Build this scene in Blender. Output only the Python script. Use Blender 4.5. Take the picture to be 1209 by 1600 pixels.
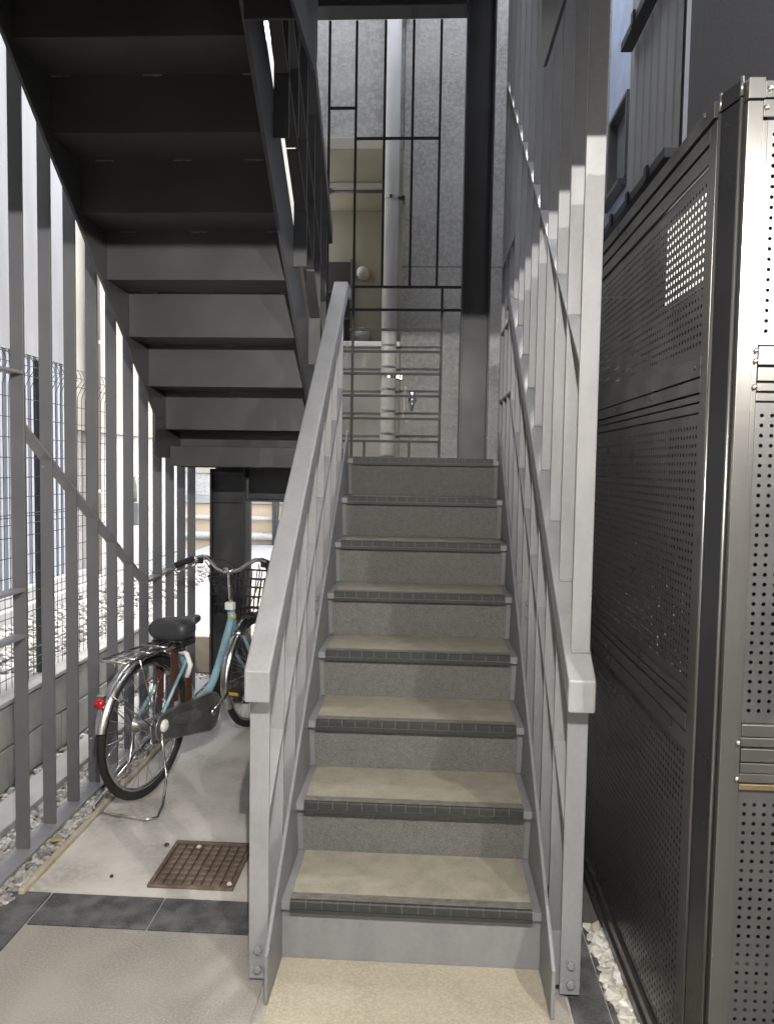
import bpy, math, random
from mathutils import Vector, Matrix
random.seed(7)
R = math.radians
for o in list(bpy.data.objects): bpy.data.objects.remove(o)
scn = bpy.context.scene
col = scn.collection

# ------------------------------------------------------------------ camera
F_PX, YAW, PITCH, ROLL = 1194.6, .0523965, -.0595374, .0163344
cam_d = bpy.data.cameras.new("camera"); cam = bpy.data.objects.new("camera", cam_d); col.objects.link(cam)
fw = Vector((-math.sin(YAW)*math.cos(PITCH), math.cos(YAW)*math.cos(PITCH), math.sin(PITCH)))
rt = Vector((math.cos(YAW), math.sin(YAW), 0)); up = rt.cross(fw)
rt2 = rt*math.cos(ROLL)+up*math.sin(ROLL); up2 = up*math.cos(ROLL)-rt*math.sin(ROLL)
cam.matrix_world = Matrix(((rt2.x, up2.x, -fw.x, .02815), (rt2.y, up2.y, -fw.y, 0), (rt2.z, up2.z, -fw.z, 1.5637), (0, 0, 0, 1)))
cam_d.sensor_fit = 'VERTICAL'; cam_d.sensor_height = 36; cam_d.lens = F_PX/1600*36
cam_d.clip_start = .05; cam_d.clip_end = 500
scn.camera = cam

# ------------------------------------------------------------------ sky, sun, exposure
SUN_EL, SUN_AZ = R(60), R(22)          # azimuth from +Y, clockwise
w = bpy.data.worlds.new("World"); scn.world = w; w.use_nodes = True
nt = w.node_tree; bg = nt.nodes["Background"]
sky = nt.nodes.new("ShaderNodeTexSky"); sky.sky_type = 'NISHITA'; sky.sun_disc = False
sky.sun_elevation = SUN_EL; sky.sun_rotation = SUN_AZ; sky.dust_density = 2.0
hs = nt.nodes.new("ShaderNodeHueSaturation"); hs.inputs["Saturation"].default_value = .32      # thin high cloud: a paler sky
nt.links.new(sky.outputs[0], hs.inputs["Color"]); nt.links.new(hs.outputs[0], bg.inputs[0]); bg.inputs[1].default_value = .15
sl = bpy.data.lights.new("sun", 'SUN'); sl.energy = .5; sl.angle = R(10); sl.color = (1, .96, .9)
so = bpy.data.objects.new("sun", sl); col.objects.link(so)
sd = Vector((math.sin(SUN_AZ)*math.cos(SUN_EL), math.cos(SUN_AZ)*math.cos(SUN_EL), math.sin(SUN_EL)))
so.rotation_euler = (-sd).to_track_quat('-Z', 'Y').to_euler()
vs = scn.view_settings; vs.view_transform = 'Standard'; vs.look = 'None'; vs.gamma = 1; vs.use_curve_mapping = False
vs.exposure = 3.3
LAMP_W = 37

# ------------------------------------------------------------------ materials
def mat(name, c, rough=.6, metal=0, var=.12, scale=8, c2=None, bump=0, bscale=60, spec=.5, detail=5, mix=None, speck=None, stretch=None):
    """procedural: base colour broken up by noise, optional second colour in patches, optional fine speckle, optional relief"""
    m = bpy.data.materials.new(name); m.use_nodes = True
    n = m.node_tree; L = n.links.new; b = n.nodes["Principled BSDF"]
    tc = n.nodes.new("ShaderNodeTexCoord"); src = tc.outputs["Object"]
    if stretch:
        mp = n.nodes.new("ShaderNodeMapping"); mp.inputs["Scale"].default_value = stretch; L(src, mp.inputs[0]); src = mp.outputs[0]
    nz = n.nodes.new("ShaderNodeTexNoise"); nz.inputs["Scale"].default_value = scale; nz.inputs["Detail"].default_value = detail
    L(src, nz.inputs["Vector"])
    cr = n.nodes.new("ShaderNodeValToRGB"); e = cr.color_ramp.elements
    lo, hi = (mix or (.3, .7)); e[0].position = lo; e[1].position = hi
    if c2 is None:
        e[0].color = (*[v*(1-var) for v in c], 1); e[1].color = (*[min(1, v*(1+var)) for v in c], 1)
    else:
        e[0].color = (*c, 1); e[1].color = (*c2, 1)
    L(nz.outputs[0], cr.inputs[0]); out = cr.outputs[0]
    if speck:
        sc, amt, col2 = speck
        n2 = n.nodes.new("ShaderNodeTexNoise"); n2.inputs["Scale"].default_value = sc; n2.inputs["Detail"].default_value = 2
        L(tc.outputs["Object"], n2.inputs["Vector"])
        c3 = n.nodes.new("ShaderNodeValToRGB"); c3.color_ramp.elements[0].position = .42; c3.color_ramp.elements[1].position = .62
        L(n2.outputs[0], c3.inputs[0])
        mx = n.nodes.new("ShaderNodeMix"); mx.data_type = 'RGBA'; mu = n.nodes.new("ShaderNodeMath"); mu.operation = 'MULTIPLY'
        mu.inputs[1].default_value = amt; L(c3.outputs[0], mu.inputs[0]); L(mu.outputs[0], mx.inputs[0])
        L(out, mx.inputs[6]); mx.inputs[7].default_value = (*col2, 1); out = mx.outputs[2]
    L(out, b.inputs["Base Color"])
    rr = n.nodes.new("ShaderNodeMapRange"); rr.inputs[3].default_value = max(.03, rough-.1); rr.inputs[4].default_value = min(1, rough+.1)
    L(nz.outputs[0], rr.inputs[0]); L(rr.outputs[0], b.inputs["Roughness"])
    b.inputs["Metallic"].default_value = metal
    b.inputs["Specular IOR Level"].default_value = spec
    if bump:
        nb = n.nodes.new("ShaderNodeTexNoise"); nb.inputs["Scale"].default_value = bscale; nb.inputs["Detail"].default_value = 6
        L(tc.outputs["Object"], nb.inputs["Vector"])
        bp = n.nodes.new("ShaderNodeBump"); bp.inputs["Strength"].default_value = bump; bp.inputs["Distance"].default_value = .004
        L(nb.outputs[0], bp.inputs["Height"]); L(bp.outputs[0], b.inputs["Normal"])
    return m
def emit(name, c, s):
    m = bpy.data.materials.new(name); m.use_nodes = True; n = m.node_tree; b = n.nodes["Principled BSDF"]
    b.inputs["Base Color"].default_value = (*c, 1); b.inputs["Emission Color"].default_value = (*c, 1); b.inputs["Emission Strength"].default_value = s
    return m
M = {}
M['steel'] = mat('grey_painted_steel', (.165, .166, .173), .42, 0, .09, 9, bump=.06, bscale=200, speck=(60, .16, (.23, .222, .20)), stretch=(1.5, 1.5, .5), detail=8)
M['steel_dark'] = mat('dark_grey_painted_steel', (.054, .054, .057), .42, 0, .16, 4, bump=.05, bscale=220)  # darker paint, deepened further to stand in for the unlit black overhead
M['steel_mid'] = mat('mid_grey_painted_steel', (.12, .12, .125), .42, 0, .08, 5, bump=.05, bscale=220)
M['steel_light'] = mat('pale_grey_painted_steel', (.215, .216, .226), .42, 0, .09, 9, bump=.06, bscale=200, speck=(60, .16, (.29, .28, .255)), stretch=(1.5, 1.5, .5), detail=8)
M['tread'] = mat('beige_grey_vinyl_sheet', (.215, .198, .158), .75, 0, .22, 16, bump=.2, bscale=400, speck=(330, .55, (.31, .285, .23)), detail=9)
M['riser'] = mat('speckled_dark_vinyl', (.078, .078, .073), .7, 0, .25, 45, speck=(380, .75, (.21, .205, .19)))
M['nosing'] = mat('black_rubber_nosing', (.022, .023, .022), .55, 0, .25, 60)
M['nosing_base'] = mat('worn_grey_rubber', (.115, .11, .095), .7, 0, .25, 40)
M['conc_floor'] = mat('stained_concrete', (.34, .315, .28), .8, 0, .2, 2.8, c2=(.55, .525, .485), bump=.5, bscale=60, mix=(.33, .6), speck=(38, .45, (.54, .52, .49)), detail=8)
M['kerb'] = mat('sandy_kerb_concrete', (.34, .28, .20), .9, 0, .2, 9, c2=(.44, .39, .31), bump=.5, bscale=80)
M['tile'] = mat('beige_porcelain_tile', (.21, .20, .185), .6, 0, .08, 4, bump=.15, bscale=260, speck=(140, .55, (.36, .335, .29)), c2=(.30, .285, .255), detail=9)
M['pad'] = mat('warm_beige_stone_pad', (.27, .245, .19), .65, 0, .08, 5, bump=.2, bscale=240, speck=(130, .55, (.42, .385, .30)), c2=(.34, .31, .24), detail=9)
M['dark_tile'] = mat('charcoal_granite_tile', (.030, .031, .033), .42, 0, .2, 13, c2=(.125, .125, .125), bump=.1, bscale=300, speck=(170, .55, (.15, .15, .148)), mix=(.40, .64), detail=10)
M['grout'] = mat('pale_grout', (.42, .40, .36), .9)
M['soil'] = mat('grey_soil', (.10, .09, .08), .95, 0, .3, 12, bump=.5)
M['pebble'] = mat('pale_gravel_stone', (.38, .37, .35), .8, 0, .2, 25, c2=(.62, .61, .58), mix=(.35, .6))
M['pebble_white'] = mat('white_quartz_pebble', (.66, .64, .58), .6, 0, .15, 30)
M['rust'] = mat('rusty_cast_iron', (.10, .072, .054), .8, .2, .3, 30, c2=(.19, .145, .115), bump=.4, bscale=150)
M['rust_dark'] = mat('rusty_pan', (.05, .037, .03), .85, .2, .3, 30)
M['block'] = mat('grey_concrete_block', (.22, .215, .20), .9, 0, .16, 5, c2=(.31, .305, .285), bump=.5, bscale=90)
M['white_conc'] = mat('pale_sunlit_concrete', (.33, .325, .315), .9, 0, .15, 3, bump=.3)  # plain pale concrete, one tone broken up by noise
M['siding'] = mat('white_metal_siding', (.30, .315, .35), .5, 0, .05, 2, stretch=(4, 4, .4))
M['cream'] = mat('cream_render', (.40, .37, .31), .85, 0, .1, 2, bump=.25, bscale=60)
M['conc_wall'] = mat('streaked_concrete_wall', (.24, .24, .245), .85, 0, .2, 1.5, stretch=(3, 3, .3), bump=.2)
M['pinkpipe'] = mat('pinkish_brown_pipe', (.30, .22, .20), .5, 0, .1, 5)
M['beige_bldg'] = mat('beige_render', (.55, .44, .32), .85, 0, .1, 2, bump=.2)
M['wire'] = mat('black_coated_wire', (.02, .02, .022), .5)
M['fence_post'] = mat('black_fence_post', (.018, .018, .02), .5)
M['stucco'] = mat('grey_stucco', (.42, .405, .375), .9, 0, .2, 3, bump=1.0, bscale=70, speck=(34, .5, (.60, .585, .55)), detail=8)
M['stucco_low'] = mat('smooth_grey_render', (.42, .41, .37), .85, 0, .12, 3, bump=.3, bscale=40, speck=(5, .3, (.24, .235, .2)))
M['pvc'] = mat('white_pvc', (.78, .77, .73), .4, 0, .05, 4)
M['beige_in'] = mat('beige_balcony_paint', (.42, .39, .31), .8, 0, .08, 2)
M['brown_door'] = mat('dark_brown_panel', (.06, .05, .042), .5, 0, .1, 4)
M['chrome'] = mat('chrome', (.62, .61, .58), .25, 1, .12, 14)
M['steel_dull'] = mat('dull_zinc_steel', (.38, .37, .35), .42, .9, .2, 20)
M['blue_paint'] = mat('light_blue_bicycle_paint', (.23, .39, .45), .28, 0, .08, 9, spec=.6)
M['rubber'] = mat('black_tyre_rubber', (.018, .017, .016), .75, 0, .2, 40)
M['saddle'] = mat('dark_grey_vinyl', (.045, .045, .05), .42, 0, .1, 30)
M['red'] = mat('red_reflector', (.45, .012, .02), .2, 0, .1, 60, spec=.8)
M['yellow'] = mat('yellow_head_badge', (.55, .36, .03), .4)
M['leather'] = mat('brown_leather', (.10, .045, .028), .6, 0, .2, 30)
M['chaincase'] = mat('scuffed_grey_chaincase', (.17, .168, .155), .36, .6, .3, 14)
M['alu'] = mat('bronze_grey_aluminium', (.175, .173, .168), .32, .8, .08, 5, stretch=(1, 1, .15))
M['brass'] = mat('brass_toned_rail', (.34, .27, .16), .3, .85, .1, 9)
M['alu_dark'] = mat('black_anodised_aluminium', (.018, .018, .02), .3, .2, .1, 5)
M['panel'] = mat('dark_grey_metal_panel', (.10, .10, .10), .38, .6, .1, 6)
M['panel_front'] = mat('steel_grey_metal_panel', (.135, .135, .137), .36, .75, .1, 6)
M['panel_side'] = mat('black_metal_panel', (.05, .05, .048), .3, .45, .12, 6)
M['corr'] = mat('grey_corrugated_sheet', (.36, .36, .36), .6, 0, .08, 3, stretch=(6, 6, .3))
M['trim'] = mat('dark_grey_flashing', (.06, .06, .06), .5, .2, .15, 10)
M['darkwall'] = mat('dark_umber_wall', (.045, .040, .036), .8, 0, .1, 3, bump=.2)
M['bluewall'] = mat('pale_blue_stucco', (.50, .58, .72), .9, 0, .1, 6, bump=.6, bscale=70)  # blue of the sky light is put into the wall colour
M['glass'] = mat('frosted_window_glass', (.24, .30, .31), .18, 0, .1, 4, spec=.7)
M['frame'] = mat('grey_aluminium_frame', (.20, .19, .18), .45, .5, .1, 8)
M['ceil'] = mat('porch_soffit_board', (.50, .49, .47), .85, 0, .05, 3)
M['lampglow'] = emit('lamp_diffuser', (1, .86, .66), 6)
M['pillar'] = mat('beige_pillar_render', (.34, .30, .25), .8, 0, .08, 6, bump=.3)
M['leaf'] = mat('dry_leaf', (.35, .25, .10), .8)
M['asphalt'] = mat('asphalt', (.055, .055, .056), .9, 0, .2, 20, bump=.4)

def islands(m, dark, light):
    """each stone of a bed gets its own tone"""
    n = m.node_tree; g = n.nodes.new("ShaderNodeNewGeometry"); r = n.nodes.new("ShaderNodeValToRGB")
    r.color_ramp.elements[0].color = (*dark, 1); r.color_ramp.elements[1].color = (*light, 1)
    n.links.new(g.outputs["Random Per Island"], r.inputs[0]); n.links.new(r.outputs[0], n.nodes["Principled BSDF"].inputs["Base Color"])
islands(M['pebble'], (.15, .14, .13), (.46, .45, .425))
islands(M['pebble_white'], (.40, .37, .31), (.74, .73, .69))
# ------------------------------------------------------------------ mesh builder
class MB:
    def __init__(s): s.v = []; s.f = []
    def add(s, vs, fs):
        k = len(s.v); s.v += [tuple(p) for p in vs]; s.f += [tuple(i+k for i in f) for f in fs]; return s
    def box(s, x0, x1, y0, y1, z0, z1):
        return s.add([(x0,y0,z0),(x1,y0,z0),(x1,y1,z0),(x0,y1,z0),(x0,y0,z1),(x1,y0,z1),(x1,y1,z1),(x0,y1,z1)],
                     [(3,2,1,0),(4,5,6,7),(0,1,5,4),(1,2,6,5),(2,3,7,6),(3,0,4,7)])
    def yz(s, pts, x0, x1):                       # polygon in the YZ plane, extruded along X
        n = len(pts); a = sum(pts[i][0]*pts[(i+1)%n][1]-pts[(i+1)%n][0]*pts[i][1] for i in range(n))
        if a < 0: pts = pts[::-1]
        return s.add([(x0, y, z) for y, z in pts]+[(x1, y, z) for y, z in pts],
                     [tuple(range(n))[::-1], tuple(range(n, 2*n))]+[(i, (i+1)%n, n+(i+1)%n, n+i) for i in range(n)])
    def xy(s, pts, z0, z1):
        n = len(pts); a = sum(pts[i][0]*pts[(i+1)%n][1]-pts[(i+1)%n][0]*pts[i][1] for i in range(n))
        if a < 0: pts = pts[::-1]
        return s.add([(x, y, z0) for x, y in pts]+[(x, y, z1) for x, y in pts],
                     [tuple(range(n))[::-1], tuple(range(n, 2*n))]+[(i, (i+1)%n, n+(i+1)%n, n+i) for i in range(n)])
    def tube(s, path, r, n=8, closed=False, caps=True):
        P = [Vector(p) for p in path]; m = len(P); rs = r if isinstance(r, (list, tuple)) else [r]*m
        rings = []; prev = None
        for i in range(m):
            if closed: t = P[(i+1) % m]-P[i-1]
            else: t = P[min(i+1, m-1)]-P[max(i-1, 0)]
            t.normalize()
            if prev is None:
                a = Vector((0, 0, 1)) if abs(t.z) < .9 else Vector((1, 0, 0)); u = t.cross(a).normalized()
            else: u = (prev-t*prev.dot(t)).normalized()
            prev = u; v = t.cross(u)
            rings.append([P[i]+(u*math.cos(2*math.pi*k/n)+v*math.sin(2*math.pi*k/n))*rs[i] for k in range(n)])
        vs = [p for rg in rings for p in rg]; fs = []
        for i in range(m if closed else m-1):
            j = (i+1) % m
            for k in range(n): fs.append((i*n+k, i*n+(k+1) % n, j*n+(k+1) % n, j*n+k))
        if caps and not closed: fs += [tuple(range(n))[::-1], tuple(range((m-1)*n, m*n))]
        return s.add(vs, fs)
    def rod(s, a, b, r, n=8): return s.tube([a, b], r, n)
    def lathe(s, prof, c, axis='z', n=16):         # prof: (radius, height)
        vs = []; fs = []
        for rr, h in prof:
            for k in range(n):
                a = 2*math.pi*k/n; x, y = rr*math.cos(a), rr*math.sin(a)
                p = {'z': (x, y, h), 'y': (x, h, y), 'x': (h, x, y)}[axis]
                vs.append((p[0]+c[0], p[1]+c[1], p[2]+c[2]))
        for i in range(len(prof)-1):
            for k in range(n): fs.append((i*n+k, i*n+(k+1) % n, (i+1)*n+(k+1) % n, (i+1)*n+k))
        fs += [tuple(range(n))[::-1], tuple(range((len(prof)-1)*n, len(prof)*n))]
        return s.add(vs, fs)
    def mesh(s, name):
        me = bpy.data.meshes.new(name); me.from_pydata(s.v, [], s.f); me.update(); return me
    def build(s, name, m, parent=None, bevel=0, smooth=False, seg=2):
        me = s.mesh(name); me.materials.append(M[m])
        return link(name, me, parent, bevel, smooth, seg)
def link(name, me, parent=None, bevel=0, smooth=False, seg=2):
    o = bpy.data.objects.new(name, me); col.objects.link(o)
    if parent is not None:
        o.parent = parent
        o.matrix_parent_inverse = Matrix.Translation(-parent_world(parent))
    if bevel:
        b = o.modifiers.new('bevel', 'BEVEL'); b.width = bevel; b.segments = seg; b.limit_method = 'ANGLE'; b.angle_limit = R(40)
    if smooth:
        for p in me.polygons: p.use_smooth = True
    return o
def parent_world(p):
    v = Vector(p.location)
    if p.parent is not None and p.parent.type == 'EMPTY' and p.type != 'EMPTY': v = Vector((0, 0, 0))+p.location
    return v
# all meshes carry world coordinates; a thing's Empty stands at its base, parts are offset back through the parent inverse
def tag(o, label=None, cat=None, group=None, kind=None):
    if label: o['label'] = label
    if cat: o['category'] = cat
    if group: o['group'] = group
    if kind: o['kind'] = kind
    return o
def thing(name, loc, label, cat, group=None, kind=None):
    o = bpy.data.objects.new(name, None); col.objects.link(o); o.location = loc; o.empty_display_size = .1
    return tag(o, label, cat, group, kind)
def part(mb, name, m, t, bevel=0, smooth=False, seg=2):
    """a part in world coordinates under the Empty t (or under a part of it)"""
    o = mb.build(name, m, None, bevel, smooth, seg); o.parent = t
    root = t
    while root.parent is not None: root = root.parent
    if t is root: o.matrix_parent_inverse = Matrix.Translation(-Vector(root.location))
    return o
def inst(src, t, loc, name=None):
    """another object sharing the mesh of src, moved to loc"""
    o = src.copy(); col.objects.link(o); o.parent = t; o.location = loc
    return o
def structure(mb, name, m, bevel=0, parent=None):
    o = mb.build(name, m, None, bevel)
    if parent is None: o['kind'] = 'structure'
    else: o.parent = parent
    return o
def rnd(a, b): return a+(b-a)*random.random()

# stair geometry shared by everything: nose k of the lower flight at (YN+G*k, RS*(k+1))
RS, G, YN = .2009, .26, 2.30
LAND = RS*8

# ================================================================== SETTING: ground and floors
structure(MB().box(-60, 60, -60, 60, -.34, -.30), 'ground', 'asphalt')
sub = structure(MB().box(-1.95, 2.6, -3.5, 6.0, -.30, -.012), 'ground_slab', 'soil')
conc = MB()
nx, ny = 16, 30
conc.box(-1.395, .5, 2.626, 5.6, -.03, 0)
structure(conc, 'concrete_path', 'conc_floor')
structure(MB().box(-1.42, -1.396, 2.6, 5.6, -.03, .018), 'kerb', 'kerb', .006)
porch = structure(MB().box(-1.60, .585, -3.5, 2.625, -.028, -.008), 'porch_floor', 'grout')
GR = .003
def tile(x0, x1, y0, y1, m='tile'):
    o = MB().box(x0+GR, x1-GR, y0+GR, y1-GR, -.006, rnd(-.0006, .0006)+.0) .build('floor_tile', m, None, .0012); o.parent = porch
ys = [2.43-.9*i for i in range(0, 7)]
for x0, x1 in ((-1.30, -.885), (-.885, -.47), (-.47, -.055), (-.055, .36), (.36, .583)): tile(x0, x1, 2.432, 2.624, 'dark_tile')
for j in range(5):
    tile(-1.30, -.435, ys[j+1], ys[j]); tile(-.435, .468, ys[j+1], ys[j]); tile(.47, .583, ys[j+1], ys[j], 'dark_tile')
for j in range(5): tile(-1.598, -1.302, ys[j+1]+.194, ys[j]+.194, 'dark_tile')
o = MB().box(-.4035, .4035, 1.55, 2.319, .0016, .0045).build('stair_pad', 'pad', None, .001); o.parent = porch
# gravel beds
def gravel(name, label, x0, x1, y0, y1, z, n, smin, smax, m):
    base = []
    t = (1+5**.5)/2
    ic = [(-1,t,0),(1,t,0),(-1,-t,0),(1,-t,0),(0,-1,t),(0,1,t),(0,-1,-t),(0,1,-t),(t,0,-1),(t,0,1),(-t,0,-1),(-t,0,1)]
    fc = [(0,11,5),(0,5,1),(0,1,7),(0,7,10),(0,10,11),(1,5,9),(5,11,4),(11,10,2),(10,7,6),(7,1,8),(3,9,4),(3,4,2),(3,2,6),(3,6,8),(3,8,9),(4,9,5),(2,4,11),(6,2,10),(8,6,7),(9,8,1)]
    mb = MB()
    for _ in range(n):
        s = rnd(smin, smax)/1.9; a, b, c = s*rnd(.8, 1.35), s*rnd(.8, 1.2), s*rnd(.5, .8); q = rnd(0, 6.28); cx, cy = rnd(x0, x1), rnd(y0, y1)
        cz = z+c*rnd(.2, 1.5); ca, sa = math.cos(q), math.sin(q); tl = rnd(-.5, .5)
        vs = []
        for x, y, zz in ic:
            j = rnd(.8, 1.15); X, Y, Z = x*a*.53*j, y*b*.53*j, zz*c*.53*j
            Z += X*tl; vs.append((cx+X*ca-Y*sa, cy+X*sa+Y*ca, cz+Z))
        mb.add(vs, fc)
    return tag(mb.build(name, m, None, 0, False), label, 'gravel', None, 'stuff')
gravel('gravel', 'pale grey gravel bed between the fin screen and the concrete path', -1.70, -1.424, 2.45, 5.5, -.012, 5200, .014, .034, 'pebble')
gravel('gravel', 'pale gravel along the foot of the concrete block wall', -1.93, -1.70, 2.9, 5.6, -.02, 2600, .014, .034, 'pebble')
gravel('gravel', 'white quartz pebbles in the gap beside the black metal enclosure', .60, .657, 1.2, 2.57, -.022, 800, .022, .05, 'pebble_white')
structure(MB().box(.585, .60, 1.0, 3.4, -.03, .0), 'kerb', 'dark_tile')
structure(MB().box(.44, .585, 2.627, 3.4, -.03, -.001), 'paved_strip', 'dark_tile')
ledge = structure(MB().box(-1.86, -1.705, 2.8, 5.6, -.04, .03), 'kerb', 'white_conc', .006)
# drain cover
t = thing('drain_cover', (-.815, 2.85, 0), 'square rusty brown iron drain cover let into the concrete path', 'drain cover')
part(MB().box(-.965, -.665, 2.69, 3.01, -.004, .002), 'pan', 'rust_dark', t)
fr = MB()
fr.box(-.975, -.96, 2.68, 3.02, -.002, .012).box(-.67, -.655, 2.68, 3.02, -.002, .012).box(-.96, -.67, 2.68, 2.695, -.002, .012).box(-.96, -.67, 3.005, 3.02, -.002, .012)
part(fr, 'frame', 'rust', t, .002)
gb = MB().box(-.0155, .0155, -.0165, .0165, 0, .0075); pm = gb.mesh('cover_pad'); pm.materials.append(M['rust'])
for i in range(8):
    for j in range(8):
        o = link('cover_pad', pm, None, .003); o.parent = t; o.location = Vector((-.94+i*.0358, 2.717+j*.0382, .0018))-t.location
# ================================================================== LOWER STAIRCASE
st = thing('staircase', (0, 2.3, 0), 'grey steel staircase with speckled treads and black nosings rising away between two guard rails', 'staircase')
def stringer_poly():
    zt = lambda y: .147+.785*(y-2.105)
    return [(2.105, .002), (2.105, zt(2.105)), (4.16, zt(4.16)), (4.16, 1.40), (2.36, .002)]
for s in (-1, 1):
    x0, x1 = sorted((s*.405, s*.417))
    part(MB().yz(stringer_poly(), x0, x1), 'stringer', 'steel', st, .0025)
nb_mesh = None
for k in range(8):
    y, z = YN+G*k, RS*(k+1)
    last = k == 7
    # folded steel tread pan
    pan = MB().yz([(y, z-.030), (y, z-.004), (y+G+.075, z-.004), (y+G+.075, z-.010), (y+.006, z-.010), (y+.006, z-.030)], -.4045, .4045) if not last else MB().box(-.4045, .4045, y, y+.05, z-.030, z-.004)
    part(pan, 'tread_pan', 'steel', st, .001)
    part(MB().box(-.378, .378, y+.03, y+(G+.062 if not last else .3), z-.004, z), 'tread_sheet', 'tread', st, .001)
    ft = .062 if k else .02                                    # the risers lean: foot set back under the tread above
    part(MB().yz([(y+.020, z-.012), (y+.026, z-.012), (y+ft+.006, z-RS+.001), (y+ft, z-RS+.001)], -.4045, .4045), 'riser_plate', 'steel', st)
    if k: part(MB().yz([(y+.0162, z-.012), (y+.0198, z-.012), (y+ft-.0002, z-RS+.001), (y+ft-.0038, z-RS+.001)], -.386, .386), 'riser_sheet', 'riser', st)
    nz = part(MB().yz([(y-.004, z-.036), (y-.004, z+.002), (y+.046, z+.002), (y+.046, z-.0035), (y-.0005, z-.0035), (y-.0005, z-.036)], -.376, .376), 'nosing', 'nosing_base', st, .001)
    n = 15; wd = .752/n
    if nb_mesh is None:
        q = MB()
        q.yz([(-.0075, -.020), (-.0075, .001), (-.004, .0042), (.006, .0042), (.006, .0018), (-.004, -.0), (-.004, -.020)], -wd/2+.0014, wd/2-.0014)
        q.yz([(-.0075, -.035), (-.0075, -.0235), (-.0042, -.0235), (-.0042, -.035)], -wd/2, wd/2)
        nb_mesh = q.mesh('nosing_block'); nb_mesh.materials.append(M['nosing'])
    for j in range(3): part(MB().box(-.3755, .3755, y+.010+j*.0125, y+.0185+j*.0125, z+.0018, z+.0042), 'grip_ridge', 'nosing_base', nz)
    for i in range(n):
        o = link('nosing_block', nb_mesh); o.parent = nz; o.location = (-.376+wd*(i+.5), y, z)
# ================================================================== LANDING and steel frame
ld = thing('stair_landing', (-.5, 4.6, 0), 'grey steel half landing at the top of the lower flight', 'landing')
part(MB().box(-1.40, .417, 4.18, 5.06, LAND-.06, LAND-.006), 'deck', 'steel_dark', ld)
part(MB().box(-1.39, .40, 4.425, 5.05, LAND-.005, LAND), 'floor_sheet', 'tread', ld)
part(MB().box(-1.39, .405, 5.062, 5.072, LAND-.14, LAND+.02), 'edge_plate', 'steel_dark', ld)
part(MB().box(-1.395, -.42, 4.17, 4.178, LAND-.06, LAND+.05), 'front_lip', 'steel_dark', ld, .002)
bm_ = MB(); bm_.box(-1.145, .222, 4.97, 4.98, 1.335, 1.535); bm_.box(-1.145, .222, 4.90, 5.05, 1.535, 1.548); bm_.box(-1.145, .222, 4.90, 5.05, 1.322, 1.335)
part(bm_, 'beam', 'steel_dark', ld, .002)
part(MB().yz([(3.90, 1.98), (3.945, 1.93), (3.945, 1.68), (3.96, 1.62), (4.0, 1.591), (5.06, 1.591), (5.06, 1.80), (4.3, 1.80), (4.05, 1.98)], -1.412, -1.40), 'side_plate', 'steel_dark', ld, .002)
def column(x0, x1, y0, y1, z1, label, stiff):
    t = thing('steel_column', ((x0+x1)/2, (y0+y1)/2, 0), label, 'column', 'steel columns under the stair landing')
    part(MB().box(x0, x0+.013, y0, y1, .012, z1), 'flange', 'steel_dark', t, .002)
    part(MB().box(x1-.013, x1, y0, y1, .012, z1), 'flange', 'steel_dark', t, .002)
    ym = y0+.05
    part(MB().box(x0+.013, x1-.013, ym, ym+.01, .012, z1), 'web', 'steel_dark', t)
    part(MB().box(x0-.04, x1+.04, y0-.04, y1+.04, 0, .012), 'base_plate', 'steel_dark', t, .002)
    for z in stiff: part(MB().box(x0+.0135, x1-.0135, y0+.002, ym-.0005, z, z+.012), 'stiffener', 'steel_dark', t, .001)
    return t
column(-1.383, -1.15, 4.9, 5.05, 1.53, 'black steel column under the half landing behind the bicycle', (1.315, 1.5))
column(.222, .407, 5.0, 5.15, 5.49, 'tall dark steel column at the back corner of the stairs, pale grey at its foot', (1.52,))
column(-1.383, -1.20, 5.16, 5.31, 5.49, 'tall dark steel column at the far left corner of the landing', ())
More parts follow.
